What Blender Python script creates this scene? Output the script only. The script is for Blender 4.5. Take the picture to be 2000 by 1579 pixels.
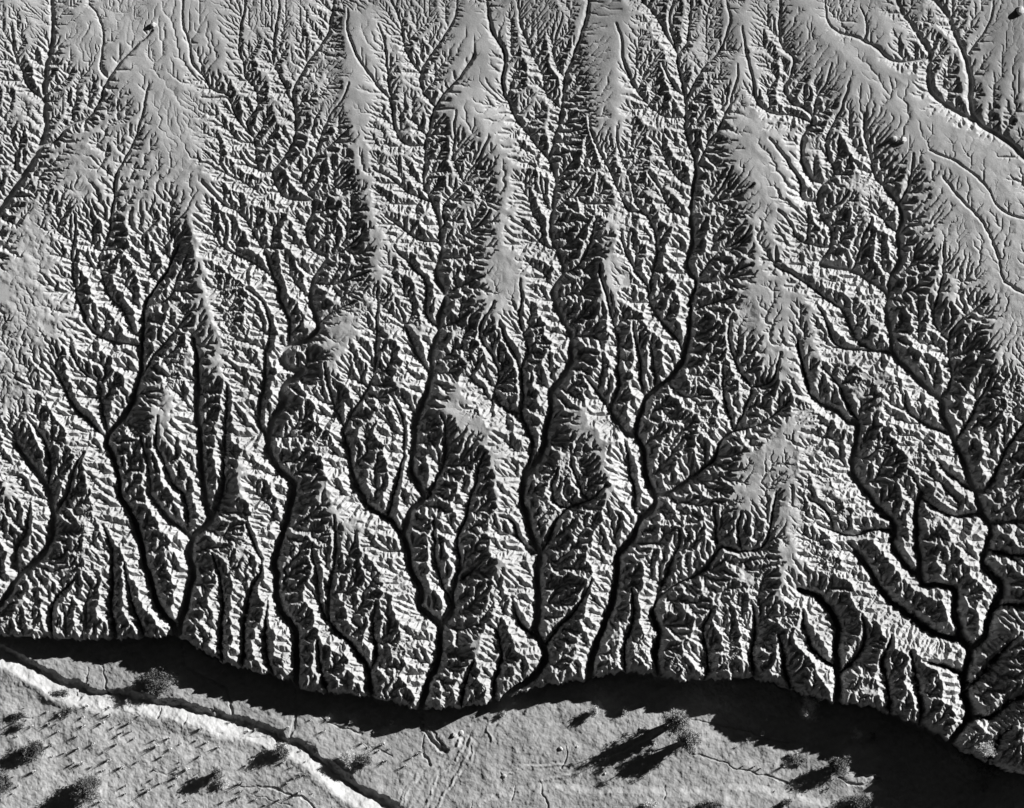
import bpy, bmesh, math, random, time
import numpy as np
from mathutils import Vector, Matrix
C = bpy.context; D = bpy.data; SC = C.scene
for _o in list(D.objects): D.objects.remove(_o)
T_START = time.time()
# ------------------------------------------------------------------ camera, sun, sky, exposure
U_ = 0.1                                    # one plan unit of the survey below is a decimetre
def wx(x): return (x - 1000.) * U_
def wy(y): return (789.5 - y) * U_
CAMH = 1000.0
SLOPE = math.atan(.07)                     # the aircraft looks square onto the sloping bench
centre = Vector((0, 0, 10.2))
nrm = Vector((0, -math.sin(SLOPE), math.cos(SLOPE)))
cam_d = D.cameras.new('camera'); cam = D.objects.new('camera', cam_d); C.collection.objects.link(cam)
cam.location = centre + nrm * CAMH
cam.rotation_euler = (SLOPE, 0, 0)
cam_d.sensor_width = 36; cam_d.lens = 36 * CAMH / 200.0
cam_d.clip_start = 1; cam_d.clip_end = 6000
SC.camera = cam
SUN_EL = math.radians(22.5); SUN_AZ = math.atan2(.885, .465)
sdir = Vector((math.sin(SUN_AZ) * math.cos(SUN_EL), math.cos(SUN_AZ) * math.cos(SUN_EL), math.sin(SUN_EL)))
sl = D.lights.new('sun', 'SUN'); sl.energy = 5.0; sl.angle = math.radians(.5); sl.color = (1, .995, .985)
so = D.objects.new('sun', sl); C.collection.objects.link(so); so.rotation_euler = (sdir).to_track_quat('Z', 'Y').to_euler()
W_ = D.worlds.new('World'); SC.world = W_; W_.use_nodes = True
nt = W_.node_tree; nt.nodes.clear()
sky = nt.nodes.new('ShaderNodeTexSky'); sky.sky_type = 'NISHITA'; sky.sun_disc = False
sky.sun_elevation = SUN_EL; sky.sun_rotation = SUN_AZ; sky.altitude = 900; sky.air_density = .1; sky.dust_density = .1
sep = nt.nodes.new('ShaderNodeSeparateColor')   # black and white film behind a red filter sees only the red of the sky
bg = nt.nodes.new('ShaderNodeBackground'); bg.inputs['Strength'].default_value = .08
wo = nt.nodes.new('ShaderNodeOutputWorld')
nt.links.new(sky.outputs[0], sep.inputs[0]); nt.links.new(sep.outputs[0], bg.inputs[0]); nt.links.new(bg.outputs[0], wo.inputs[0])
SC.view_settings.view_transform = 'Standard'; SC.view_settings.look = 'None'
SC.view_settings.exposure = 1.0; SC.view_settings.gamma = 1; SC.view_settings.use_curve_mapping = False
# ---------------------------------------------------------------- traced drainage net (plan positions, decimetres)
FOOT=[(-160,1232),(0,1238),(70,1243),(150,1247),(215,1246),(290,1243),(335,1240),(350,1243),(390,1268),(430,1290),(470,1303),(520,1315),(570,1330),(585,1345),(640,1352),(700,1356),(760,1367),(815,1385),(840,1383),(900,1380),(950,1372),(990,1360),(1060,1337),(1140,1327),(1180,1318),(1220,1310),(1270,1315),(1330,1328),(1400,1325),(1470,1322),(1520,1335),(1580,1358),(1630,1370),(1700,1378),(1760,1400),(1800,1415),(1850,1442),(1880,1465),(1960,1502),(2010,1512),(2160,1560)]
# (order, points from the mouth upstream)
CH=[
(1,"345,1250 340,1240 335,1215 310,1190 295,1160 288,1120 275,1090 270,1050 262,1020 240,985 228,960 232,930 222,910 212,880 205,860 225,830 245,805 259,786 266,765 270,740 276,695 276,646 280,600 304,558 332,527 350,478"),
(2,"276,646 259,656 245,618 238,600 217,583 196,530 193,500 203,486 217,434 224,350 252,297 276,245 290,168"),
(2,"275,677 210,667 175,646 154,600 140,548 140,485 150,420"),
(2,"208,856 189,842 165,815 140,786 129,758 95,716"),
(2,"212,850 196,793 196,751 154,723 136,677"),
(2,"266,765 290,709 315,674 343,639 371,614"),
(3,"280,600 336,590 350,537 366,500"),
(1,"348,1236 350,1214 360,1186 368,1144 382,1116 368,1088 371,1046 395,1028 413,1011 402,990 395,948 392,891 392,852 385,800 385,747 385,695 378,660"),
(2,"413,1011 430,958 437,913 434,878 441,800 444,754"),
(2,"371,1046 357,1035 329,1014 308,990 287,965 294,937 280,885 273,850"),
(2,"365,1040 364,976 336,944 311,885 304,850 306,815"),
(1,"577,1345 577,1322 577,1252 574,1221 549,1200 539,1165 542,1130 532,1095 546,1060 560,1007 577,955 574,937 546,920 521,878 525,860 532,817 541,800 560,786 546,765 552,745 574,737 593,718 576,722 556,716 550,695 560,674 609,660 623,632 606,590 609,551 630,520 644,502 620,496 604,482 598,444 616,406 609,390 574,390 548,381 537,352 533,336 560,304 581,262 574,227 570,175 602,122 644,70 651,21 652,-60"),
(2,"533,336 507,339 500,308 497,273 479,238 504,210 504,175 479,154 480,130 465,105 470,60 480,0 470,-60"),
(2,"497,273 462,231 451,192 420,193 392,192"),
(3,"451,192 412,176 406,160 385,140 371,119 372,77 353,49 358,-40"),
(2,"616,395 588,360 595,336 620,308 630,259 651,224 682,165"),
(2,"524,862 518,845 504,835 504,786 518,754 514,712 532,660 525,618 507,583 483,565"),
(2,"565,672 567,618 546,583 550,562 528,534 525,504 490,451 472,420 430,395 392,357"),
(3,"525,535 490,511 441,493 420,455 378,420"),
(2,"644,502 668,490 700,470 716,440"),
(2,"620,300 660,275 690,250"),
(2,"609,390 650,372 690,340"),
(2,"570,200 545,150 530,100 545,40 540,-30"),
(3,"609,551 650,560 690,540 718,530"),
(3,"623,632 650,610 690,590"),
(1,"812,1392 818,1385 835,1336 856,1294 860,1252 860,1221 846,1207 811,1182 828,1155 800,1112 800,1078 786,1046 790,1025 800,990 832,972 818,944 800,916 808,871 811,850 807,835 818,800 839,747 846,730 842,688 860,650 860,618 874,580 849,530 863,499 860,448 842,395 832,371 824,345 832,308 830,285 842,238 849,210 874,175 910,140 925,110"),
(2,"849,210 828,186 821,182 821,140 846,105 867,70 895,38 898,-60"),
(2,"830,285 797,287 765,252 765,196 730,161 695,115 678,70 680,20"),
(3,"821,145 783,95 783,38 760,0"),
(3,"765,196 755,150 750,100 740,50"),
(2,"860,448 870,440 867,402 905,357 947,343 958,320"),
(3,"905,357 881,315 888,262 892,220"),
(3,"905,357 930,315 954,273"),
(2,"868,480 900,465 940,440 960,415"),
(2,"872,575 900,555 945,540"),
(3,"860,640 895,628 915,610"),
(2,"786,1046 755,1007 720,990 706,965 685,937 681,885 672,845 674,835 688,807 720,761 738,723 731,646 738,607 741,565"),
(3,"674,835 657,800 640,750 632,710"),
(2,"755,1007 762,995 772,955 780,920 790,878 795,840 785,800 765,770"),
(2,"835,972 867,902 874,860 862,810"),
(2,"846,730 815,700 800,660 790,620 775,590"),
(2,"862,640 838,625 830,580 835,545 800,520 770,480"),
(2,"860,475 820,470 790,450 750,420"),
(3,"842,395 800,380 770,350 730,335"),
(2,"860,1221 884,1186 888,1140 902,1095 891,1050 909,1018 916,976 930,944 930,920 947,885"),
(3,"884,1186 874,1161 860,1140 846,1088 850,1060 846,1007"),
(3,"888,1140 920,1120 945,1095"),
(1,"980,1368 990,1354 1052,1319 1073,1277 1042,1238 1052,1182 1052,1147 1049,1112 1056,1081 1042,1053 1028,1007 1017,972 1021,934 1052,902 1066,867 1063,842 1077,817 1077,793 1073,765 1108,730 1122,688 1108,639 1080,590 1084,555 1101,534 1098,507 1077,469 1077,413 1087,346 1073,311 1038,273 1007,231 975,168 986,133 982,98 958,60 951,20 950,-60"),
(1,"1073,311 1091,238 1098,210 1101,154 1119,115 1136,70 1150,20 1150,-60"),
(2,"1096,215 1070,192 1059,150 1038,105 1028,88 1014,35 1010,-40"),
(3,"1101,154 1084,126 1080,88 1095,40"),
(2,"1021,932 1045,887 1035,842 1017,807 1028,765 1014,716 1038,688 1020,650 1010,618 1021,590 1017,548"),
(2,"1017,807 986,800 961,765 982,740 965,691 940,667 937,639 965,590"),
(3,"1014,716 1000,680 985,650"),
(2,"1056,1081 1014,1063 1007,1018 975,1007"),
(2,"1042,1238 1014,1217 1003,1165"),
(2,"1056,1081 1084,1025 1105,990 1154,976 1189,948"),
(3,"1105,990 1077,983 1073,948 1090,915"),
(3,"1150,976 1129,955 1122,916 1115,885"),
(3,"1066,1260 1085,1225 1112,1200 1140,1172 1160,1130"),
(3,"1077,413 1058,380 1055,340"),
(3,"1098,505 1060,480 1030,450 1000,430"),
(3,"1108,639 1140,620 1160,590"),
(3,"1101,534 1130,520 1150,480 1165,430"),
(3,"1077,413 1110,390 1140,350"),
(1,"1148,1335 1150,1319 1164,1263 1178,1217 1203,1158 1206,1112 1203,1077 1241,1049 1245,1018 1280,990 1280,969 1259,930 1259,885 1241,850 1245,820 1252,800 1259,786 1266,772 1315,733 1335,709 1342,660 1356,607 1345,590 1366,551 1338,523 1352,485 1352,455 1352,367 1363,325 1342,280 1338,217 1338,175 1321,133 1324,108 1300,70 1286,42 1245,0 1230,-60"),
(2,"1324,108 1345,91 1345,45 1350,-60"),
(3,"1322,106 1310,70 1308,30 1325,-50"),
(2,"1363,325 1373,301 1405,252 1426,217 1433,165 1440,130"),
(2,"1352,417 1387,395 1440,388 1470,365"),
(3,"1387,400 1415,360 1430,330"),
(2,"1368,540 1398,495 1440,480 1465,450"),
(3,"1368,551 1410,550 1440,530 1470,520"),
(3,"1356,607 1400,590 1430,580"),
(2,"1338,200 1370,140 1405,105 1426,60 1415,0"),
(2,"1338,232 1297,234 1259,203 1217,133 1217,91 1203,52"),
(3,"1335,190 1310,170 1290,130"),
(2,"1338,690 1330,668 1297,635 1266,583 1269,562 1231,520 1210,470"),
(2,"1266,583 1280,527 1287,502 1273,430 1248,416 1227,350 1210,300 1205,250"),
(2,"1248,416 1227,416 1196,346 1175,315 1157,273 1150,230"),
(3,"1352,367 1310,340 1290,300 1265,270"),
(3,"1352,430 1310,410 1290,370 1265,340"),
(2,"1241,850 1217,845 1189,800 1210,765 1206,695 1210,660 1199,618 1175,555 1175,520"),
(3,"1189,800 1175,772 1140,737"),
(2,"1259,775 1248,712 1240,660 1235,630"),
(3,"1280,750 1270,700 1275,660"),
(2,"1280,990 1241,1007 1241,965 1227,920 1222,870 1205,830"),
(2,"1281,966 1308,962 1352,930 1387,906 1401,887 1405,860 1435,838 1489,831 1545,786"),
(2,"1435,838 1455,800 1468,758 1436,716 1422,660 1430,625"),
(3,"1430,838 1412,782 1415,712"),
(3,"1468,758 1510,747 1524,695"),
(2,"1290,1325 1282,1290 1280,1270 1287,1235 1273,1200 1283,1165 1320,1140 1384,1116 1401,1060 1450,1077 1489,1074 1506,1046 1506,997 1515,965"),
(3,"1401,1060 1401,1025 1398,990"),
(3,"1283,1165 1310,1110 1330,1060 1325,1035"),
(3,"1450,1077 1440,1030 1450,1000"),
(1,"1636,1378 1636,1368 1636,1305 1632,1252 1640,1228 1625,1193 1601,1165 1560,1150"),
(3,"1636,1305 1590,1280 1570,1230 1565,1190"),
(3,"1636,1315 1670,1290 1690,1250 1680,1200"),
(1,"1850,1455 1858,1446 1885,1415 1900,1385 1880,1355 1882,1320 1893,1285 1895,1263 1923,1250 1937,1182 1961,1151 1951,1130 1916,1102 1930,1067 1940,1025 1916,1000 1905,955 1888,910 1860,850 1835,805 1849,786 1835,775 1790,737 1740,695 1744,646 1730,607 1736,580 1706,555 1664,530 1615,523 1597,515 1622,486 1625,455 1597,420 1597,378 1610,360 1580,353 1561,308 1566,262 1587,241 1576,217 1541,206 1527,175 1545,147 1552,115 1524,98 1517,52 1525,-60"),
(2,"1585,238 1590,200 1615,157 1625,130"),
(2,"1590,250 1560,232 1496,227 1478,203 1471,165 1454,115 1445,60"),
(2,"1597,395 1559,395 1566,364 1538,325 1500,275"),
(2,"1622,486 1580,480 1552,469 1541,437 1517,413"),
(2,"1608,362 1636,343 1611,301 1615,266 1650,196 1655,165"),
(3,"1600,420 1640,400 1660,380"),
(2,"1664,530 1671,518 1678,490 1695,451 1700,430"),
(1,"1736,580 1740,546 1758,518 1751,455 1762,427 1755,399 1709,353 1699,297 1688,270 1688,227"),
(2,"1755,399 1769,378 1783,305"),
(3,"1751,455 1720,430 1700,400"),
(1,"1895,1266 1877,1240 1867,1200 1874,1147 1840,1140 1797,1144 1800,1109 1790,1060 1790,1007 1800,960"),
(1,"1877,1250 1825,1235 1790,1210 1720,1158 1702,1112 1671,1077"),
(1,"1797,1125 1770,1105 1737,1060 1755,1025 1713,990 1685,948 1664,930 1671,867 1678,821 1653,828 1636,803 1587,782 1573,737 1555,667"),
(2,"1678,821 1653,796 1640,754 1608,716"),
(2,"1740,1035 1699,1032 1667,1049 1629,1039 1597,1025"),
(3,"1629,1039 1620,1000 1580,970"),
(2,"1940,1020 1975,1018 2040,1018"),
(2,"1905,957 1930,962 1965,885 1990,840 2040,800"),
(2,"1744,690 1685,684 1632,681 1608,625 1594,600"),
(2,"1715,688 1667,663 1650,618 1622,590 1580,562 1510,520"),
(2,"1835,790 1860,747 1853,660 1867,635 1895,614 1926,590"),
(2,"1853,665 1846,660 1825,632 1828,590 1839,534 1839,478"),
(3,"1853,700 1890,690 1912,665"),
(3,"1870,860 1912,786 1940,730"),
(2,"1850,845 1800,825 1769,800 1765,765"),
(3,"1916,1000 1860,1010 1820,990 1780,930"),
(3,"1905,955 1870,940 1830,900"),
(3,"1930,1070 1990,1090 2050,1080"),
(3,"1937,1182 1990,1180 2050,1190"),
(3,"1885,1350 1930,1310 1960,1260 1990,1240"),
(3,"1890,1400 1940,1400 1980,1360 2050,1350"),
(3,"1885,1320 1840,1300 1800,1290"),
(1,"-150,1330 -60,1240 0,1175 35,1119 84,1077 98,1046 101,1004 94,972 84,937 52,902 28,867"),
(2,"101,1004 119,983 140,927 164,885"),
(2,"94,972 96,930 91,871 72,840 52,817"),
(2,"35,1119 28,1067 52,1042 60,983"),
(2,"215,1255 220,1238 210,1182 217,1112 220,1067 196,1025"),
(3,"466,1312 470,1290 474,1235 480,1182 483,1154 518,1102 497,1067 480,1025"),
(3,"430,1300 427,1228 434,1158 427,1112 415,1080"),
(2,"723,1365 723,1343 720,1298 688,1260 671,1242 650,1228 640,1180 647,1123 658,1060 650,1010"),
(3,"722,1310 734,1287 728,1230 735,1180"),
(3,"650,1228 625,1180 615,1120 610,1070"),
(2,"960,1376 965,1322 986,1284 975,1235 955,1220"),
(3,"100,1256 95,1200 110,1160 140,1130"),
(3,"278,1252 265,1200 250,1150 245,1100"),
(3,"535,1325 520,1270 515,1220 520,1170"),
(3,"640,1360 625,1300 620,1250"),
(3,"900,1388 905,1330 925,1290"),
(3,"1225,1318 1220,1270 1240,1210 1235,1150"),
(3,"1380,1335 1385,1290 1370,1240 1390,1190"),
(3,"1480,1332 1470,1280 1480,1230 1470,1180"),
(3,"1545,1345 1530,1290 1520,1240"),
(3,"1740,1400 1735,1340 1720,1290 1740,1240"),
(3,"1800,1425 1800,1370 1790,1320 1780,1270"),
(3,"1930,1495 1940,1450 1970,1420"),
(1,"-150,560 -60,480 0,413 21,378 42,350 60,322 77,290 88,255 88,192 88,147 95,112 105,63 100,20 110,-60"),
(2,"77,290 119,270 130,248 175,231 192,200 210,154 259,101 301,63"),
(3,"210,154 196,140 200,108 200,45 175,10"),
(2,"88,200 55,170 30,120 20,60"),
(1,"2160,420 2060,352 2000,315 1958,273 1909,245 1891,217 1895,150 1867,80 1846,28 1804,-10 1770,-60"),
(1,"1900,240 1874,227 1832,203 1811,175 1811,125 1814,105 1783,63 1755,28 1740,-20"),
(2,"1811,118 1751,133 1685,84 1622,66 1612,30 1608,-60"),
(3,"1685,84 1695,60 1680,20"),
(3,"1890,110 1925,60 1940,10"),
(4,"2160,470 2060,440 2000,434 1970,425 1937,402 1930,370 1880,330 1811,297"),
(4,"2160,650 2060,600 2000,580 1958,555 1944,510 1925,450 1877,402 1840,350"),
]
# smooth, little dissected remnants: x, y, radius, strength
SM=[(1500,470,34,.8),(1530,400,30,.8),(1830,560,34,.7),(1880,620,30,.6),(1700,90,50,.8),(1450,150,34,.7),(1540,300,30,.7),(1760,380,24,.6),(1810,440,40,.8),(700,60,34,1),(702,130,36,1),(700,200,34,1),(700,260,22,.9),(705,320,18,.8),(715,390,16,.8),(728,470,20,.9),(735,540,18,.8),
(925,80,50,1),(930,150,50,1),(915,215,50,1),(955,250,40,.9),(985,330,26,.8),(985,420,26,.8),(975,480,30,.9),(985,545,40,1),(975,600,36,1),
(655,650,34,1),(650,710,20,.8),(1180,60,50,1),(1180,130,40,1),(1190,190,36,1),(1190,240,34,.8),(1185,450,16,.7),(1190,520,20,.9),(1185,580,24,.9),
(1440,60,34,.9),(1440,260,24,.8),(1470,290,50,1),(1500,330,55,1),(1480,390,36,1),(1470,450,18,.8),(1475,520,24,.9),(1500,575,45,1),(1520,630,60,1),(1545,700,45,1),(1560,760,30,.9),
(1565,40,40,.7),(1600,110,50,.9),(1680,160,60,1),(1740,210,60,1),(1800,270,65,1),(1870,340,80,1),(1930,400,80,1),(1960,480,80,1),(1900,460,80,1),(1850,400,60,1),(1840,480,40,.8),(1960,560,60,1),(1970,640,50,1),(1920,560,30,.8),(1960,700,30,.8),
(1900,330,60,1),(1980,320,60,.7),(1790,330,30,.7),(1950,150,80,.8),(1960,60,60,.6),(1550,840,28,.9),(1490,915,45,1),(1470,965,45,1),(1520,960,36,.9),(1535,1070,26,.9),(1545,1110,30,1),(1515,1165,20,.8),(1440,1000,24,.7),
(375,370,34,1),(370,430,24,.8),(388,520,18,.8),(395,590,24,.9),(400,650,26,1),(410,720,26,.9),(310,800,34,.9),(330,860,24,.7),(300,760,20,.6),(470,925,18,1),(465,970,16,.9),(625,965,26,.9),(690,1030,22,.8),
(880,780,36,1),(915,830,36,1),(960,850,26,1),(970,910,20,.9),(1130,830,28,1),(1175,880,26,1),(1190,960,22,.8),(980,960,24,.9),(985,1110,22,1),(930,1260,22,.9),(1160,690,14,.7),(240,110,60,.8),(300,200,60,.8),(320,300,55,.8),(260,380,60,.7),(180,330,70,.6),(330,120,50,.8),(330,40,50,.8),(400,60,40,.8),(430,120,30,.7),(40,480,60,.5),(60,560,60,.6),(100,620,50,.6),(60,700,60,.6),(30,780,40,.5),(160,80,50,.6),(210,560,10,.2),(15,960,16,.6)]

SMX=list(SM)
for a_,b_ in zip(SM[:-1],SM[1:]):
    if np.hypot(a_[0]-b_[0],a_[1]-b_[1])<115: SMX.append(tuple((p+q)/2*(.9 if i==2 else 1) for i,(p,q) in enumerate(zip(a_,b_))))
def parse():
    out=[]
    for o,s in CH:
        p=np.array([[float(v) for v in q.split(',')] for q in s.split()])
        out.append((o,p))
    return out
X0,X1,Y0,Y1=-90.,2090.,-80.,1660.
def smoothline(p,n=3):
    for _ in range(n):   # Chaikin keeps bends round
        a=p[:-1]*.75+p[1:]*.25; b=p[:-1]*.25+p[1:]*.75
        p=np.vstack([p[:1],np.stack([a,b],1).reshape(-1,2),p[-1:]])
    return p
def vnoise(shape,cell,rs):
    """smooth value noise, cell in grid units"""
    h,w=shape; gh=int(h/cell)+4; gw=int(w/cell)+4
    g=rs.uniform(-1,1,(gh,gw))
    y=np.arange(h)/cell+rs.uniform(0,1); x=np.arange(w)/cell+rs.uniform(0,1)
    yi=y.astype(int); xi=x.astype(int); fy=y-yi; fx=x-xi
    fy=(fy*fy*(3-2*fy))[:,None]; fx=(fx*fx*(3-2*fx))[None]
    a=g[yi][:,xi]; b=g[yi][:,xi+1]; c=g[yi+1][:,xi]; d=g[yi+1][:,xi+1]
    return (a*(1-fx)+b*fx)*(1-fy)+(c*(1-fx)+d*fx)*fy
def fbm(shape,cell,rs,oct=4,gain=.5):
    t=0;amp=1
    for _ in range(oct):
        if cell<1.2: break
        t=t+amp*vnoise(shape,cell,rs); amp*=gain; cell/=2.03
    return t
def blur(a,r):
    r=int(round(r))
    if r<1: return a
    for _ in range(2):
        for ax in (0,1):
            pad=[(0,0),(0,0)]; pad[ax]=(r+1,r)
            c=np.cumsum(np.pad(a,pad,mode='edge'),axis=ax,dtype=np.float64)
            if ax==0: a=(c[2*r+1:]-c[:-2*r-1])/(2*r+1)
            else: a=(c[:,2*r+1:]-c[:,:-2*r-1])/(2*r+1)
    return a
def footy(x):
    f=np.array(FOOT,float); return np.interp(x,f[:,0],f[:,1])+2.2*np.sin(x*.19+2*np.sin(x*.031))+1.6*np.sin(x*.47+3*np.sin(x*.08))
def resize(a,shape):
    h,w=a.shape; H,W=shape
    y=np.linspace(0,h-1,H); x=np.linspace(0,w-1,W)
    yi=np.minimum(y.astype(int),h-2); xi=np.minimum(x.astype(int),w-2)
    fy=(y-yi)[:,None]; fx=(x-xi)[None]
    return (a[yi][:,xi]*(1-fx)+a[yi][:,xi+1]*fx)*(1-fy)+(a[yi+1][:,xi]*(1-fx)+a[yi+1][:,xi+1]*fx)*fy
OFF=[(-1,-1),(-1,0),(-1,1),(0,-1),(0,1),(1,-1),(1,0),(1,1)]

def PLANE(x,y):
    """undissected surface the valleys are cut into"""
    return 80-14*np.clip((450-x)/300,0,1)*np.clip((y-900)/300,0,1)+12*np.clip((x-1000)/300,0,1)+(25*np.clip((x-1450)/200,0,1)+35*np.clip((x-1780)/200,0,1))*np.clip((y-1000)/300,0,1)+np.clip(1300-y,-400,1500)*.07+np.clip((x-900)/700,-1,1)*4
def DEPTH(x,y):
    h=np.interp(y,[-100,100,300,500,700,900,1100,1250,1350],[10,13,17,24,33,44,56,70,78])
    h=h-14*np.clip((450-x)/300,0,1)*np.clip((y-900)/300,0,1)+12*np.clip((x-1000)/300,0,1)*np.clip((y-600)/600,0,1)+(25*np.clip((x-1450)/200,0,1)+35*np.clip((x-1780)/200,0,1))*np.clip((y-1000)/300,0,1)
    w=np.exp(-((x-150)/260.)**2-((y-150)/330.)**2); h=h*(1-.3*w)
    w=1/(1+np.exp(-((x-1700)-(y-250)*.9)/40.))*np.clip((700-y)/300,0,1)
    return h*(1-.5*w)
def chan_samples():
    """dense samples of every traced channel: x,y,z,halfwidth,depth fraction"""
    allp=np.zeros((0,5))
    for o,p in parse():
        p=smoothline(p,2)
        d=np.r_[0,np.cumsum(np.hypot(*np.diff(p,axis=0).T))]
        n=max(int(d[-1]),2); t=np.linspace(0,d[-1],n)
        q=np.c_[np.interp(t,d,p[:,0]),np.interp(t,d,p[:,1])]
        if len(q)>12:   # the traced line is coarse: give it the small bends of a real gully
            rr=np.random.RandomState(int(p[0,0]*7+p[0,1])%9999); env_=np.clip(t/15,0,1)
            for amp,wl in ((2.4 if o==1 else 3.6,38.),(1.5,15.),(.8,7.)):
                kn=rr.uniform(-1,1,int(t[-1]/wl)+3); kn2=rr.uniform(-1,1,int(t[-1]/wl)+3); g=np.arange(len(kn))*wl
                q[:,0]+=env_*amp*np.interp(t,g,kn); q[:,1]+=env_*amp*.6*np.interp(t,g,kn2)
        f0=1.; w0=5.5 if o==1 else 4.; junc=False
        if len(allp):
            dd=np.hypot(allp[:,0]-q[0,0],allp[:,1]-q[0,1]); k=dd.argmin()
            if dd[k]<16:
                q=np.vstack([allp[k,:2][None],q]); t=np.r_[0,t+dd[k]]; f0=allp[k,4]; w0=allp[k,3]; junc=True
        L=t[-1]+1; u=t/L
        if o==1: f=f0*(1-.3*u**2)
        elif o==4: f=.13*(1-.6*u)
        else: f=f0*(1-.75*u**1.6)
        x,y=q.T
        D=DEPTH(x,y)
        z=PLANE(x,y)-D*f
        if not junc and q[0,1]>footy(q[0,0])-40: z=np.minimum(z,.13*t+1) if o==1 else np.minimum(z,.3*t+1)
        z=np.maximum(z,1)
        hw=np.maximum(w0*(.95 if o==1 else .55 if o==2 else .36)*(1-.85*t/max(L,900 if o==1 else 60)),.8)
        allp=np.vstack([allp,np.c_[q,z,hw,f]])
    return allp
def build(cells=(8.,4.,2.,1.),steps=(12,16,12,14),log=print,seed=7,KB=.2,CC0=4.,CC1=6.,gorge=9.,LAM=68.,CUTL=6.5,UF=.06):
    AP=chan_samples()
    z=None
    for lv,(dx,ns) in enumerate(zip(cells,steps)):
        t0=time.time()
        W=int((X1-X0)/dx)+1; H=int((Y1-Y0)/dx)+1; N=W*H
        rs=np.random.RandomState(seed+lv)
        jx=rs.uniform(-.3,.3,(H,W)); jy=rs.uniform(-.3,.3,(H,W))
        gx=X0+dx*np.arange(W)[None]+dx*jx; gy=Y0+dx*np.arange(H)[:,None]+dx*jy
        # channels on the grid
        ci=np.clip(np.round((AP[:,0]-X0)/dx).astype(int),0,W-1); cj=np.clip(np.round((AP[:,1]-Y0)/dx).astype(int),0,H-1)
        zc=np.full((H,W),np.inf)
        AL=np.clip(.68+.3*(750-AP[:,1])/600,.68,1) if lv<len(cells)-1 else 1.
        ZA=AP[:,2] if lv==len(cells)-1 else np.maximum(AP[:,2],PLANE(AP[:,0],AP[:,1])-DEPTH(AP[:,0],AP[:,1])*AP[:,4]*AL)
        inside=(AP[:,0]>X0)&(AP[:,0]<X1)&(AP[:,1]>Y0)&(AP[:,1]<Y1)
        R=int(np.ceil(8/dx))
        for a in range(-R,R+1):
            for b in range(-R,R+1):
                r=np.hypot(a,b)*dx
                m=inside&((r<=AP[:,3])if (a or b) else True)
                np.minimum.at(zc,(np.clip(cj[m]+a,0,H-1),np.clip(ci[m]+b,0,W-1)),ZA[m]+.02*r)
        fixed=np.isfinite(zc)
        fy=footy(gx)
        wash=gy>fy
        # ragged foot line
        # maps
        sm=np.zeros((H,W))
        for x,y,r,s in SMX:
            r=r*(1.22 if y>280 and x<1700 else 1.05)
            i0=max(int((x-3*r-X0)/dx),0);i1=min(int((x+3*r-X0)/dx)+1,W);j0=max(int((y-3*r-Y0)/dx),0);j1=min(int((y+3*r-Y0)/dx)+1,H)
            if i1<=i0 or j1<=j0: continue
            d=((gx[j0:j1,i0:i1]-x)**2+(gy[j0:j1,i0:i1]-y)**2)/(r*r)
            sm[j0:j1,i0:i1]=np.maximum(sm[j0:j1,i0:i1],s*np.exp(-d*d*.5))
        up=np.clip((750-gy)/700,0,1)
        last=lv==len(cells)-1
        if lv==0:      # distance-like field: 1 on the channels, fading up the valley sides
            u=np.zeros((H,W)); fr=np.zeros((H,W)); m=inside&(AP[:,4]>.2); np.maximum.at(fr,(cj[m],ci[m]),AP[m,4]); ff=fr>0; fr=np.where(wash,1,fr); ff|=wash
            k=dx*dx/LAM**2; u[ff]=fr[ff]
            for _ in range(400):
                p=np.pad(u,1,mode='edge'); a=(p[:-2,1:-1]+p[2:,1:-1]+p[1:-1,:-2]+p[1:-1,2:])/(4+k); u=np.where(ff,fr,a)
            ENV=u
        env=resize(ENV,(H,W))
        DP=DEPTH(gx,gy); lo_=1-up
        if last:
            ff=(PREVF>0); a_=PREVF.copy(); k=(2./11.)**2
            for _ in range(40):
                p=np.pad(a_,1,mode='edge'); a_=np.where(ff,PREVF,(p[:-2,1:-1]+p[2:,1:-1]+p[1:-1,:-2]+p[1:-1,2:])/(4+k))
            near=np.clip(resize(a_,(H,W))*(1+.55*fbm((H,W),9/dx,np.random.RandomState(71),3)),0,1)
        if lv==len(cells)-2:
            PREVF=np.zeros((H,W)); m=inside&(AP[:,4]>.2); np.maximum.at(PREVF,(cj[m],ci[m]),AP[m,4]*np.where(AP[m,3]<1.7,.7,1)); PREVF=np.where(wash,np.clip(.45+1.0*vnoise((H,W),7/dx,np.random.RandomState(8)),.05,1),PREVF)
        beta=.36+.36*np.clip(up*1.6,0,1)-.14*np.clip((gy-fy+170)/150,0,1)
        r5=np.random.RandomState(5); r6=np.random.RandomState(6)
        E=PLANE(gx,gy)-beta*DP*env+2.5*sm+(1.5+3*lo_)*fbm((H,W),90/dx,r5,3)*(1-.5*sm)+(.5+1.6*lo_)*fbm((H,W),26/dx,r6,3)*(1-.7*sm)
        mot=np.exp(-((gx-130)/300.)**4-((gy-300)/420.)**4); E=E+mot*1.5*fbm((H,W),9/dx,np.random.RandomState(44),3)
        cut=(4.4-1.6*np.clip((200-gy)/200,0,1)+CUTL*lo_**1.3)*(.3+.7*np.clip(env*1.4,0,1))*(1-.7*sm)
        fine=lv>=2
        if not fine: cut=(CC0+CC1*lo_)*(.15+.85*np.clip(env*1.3,0,1))*(1-.75*sm)
        else:
            if lv==2: EC=z.copy()
            E=np.minimum(resize(EC,(H,W)),1e9)
            cut=(1.7-.4*np.clip((200-gy)/200,0,1)+CUTL*lo_**1.7)*(.45+.55*np.clip(env*1.4,0,1))*(1-.6*sm)
        A0=4+5*up+60*sm**2*(.3+.7*up)
        U=cut*UF
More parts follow.
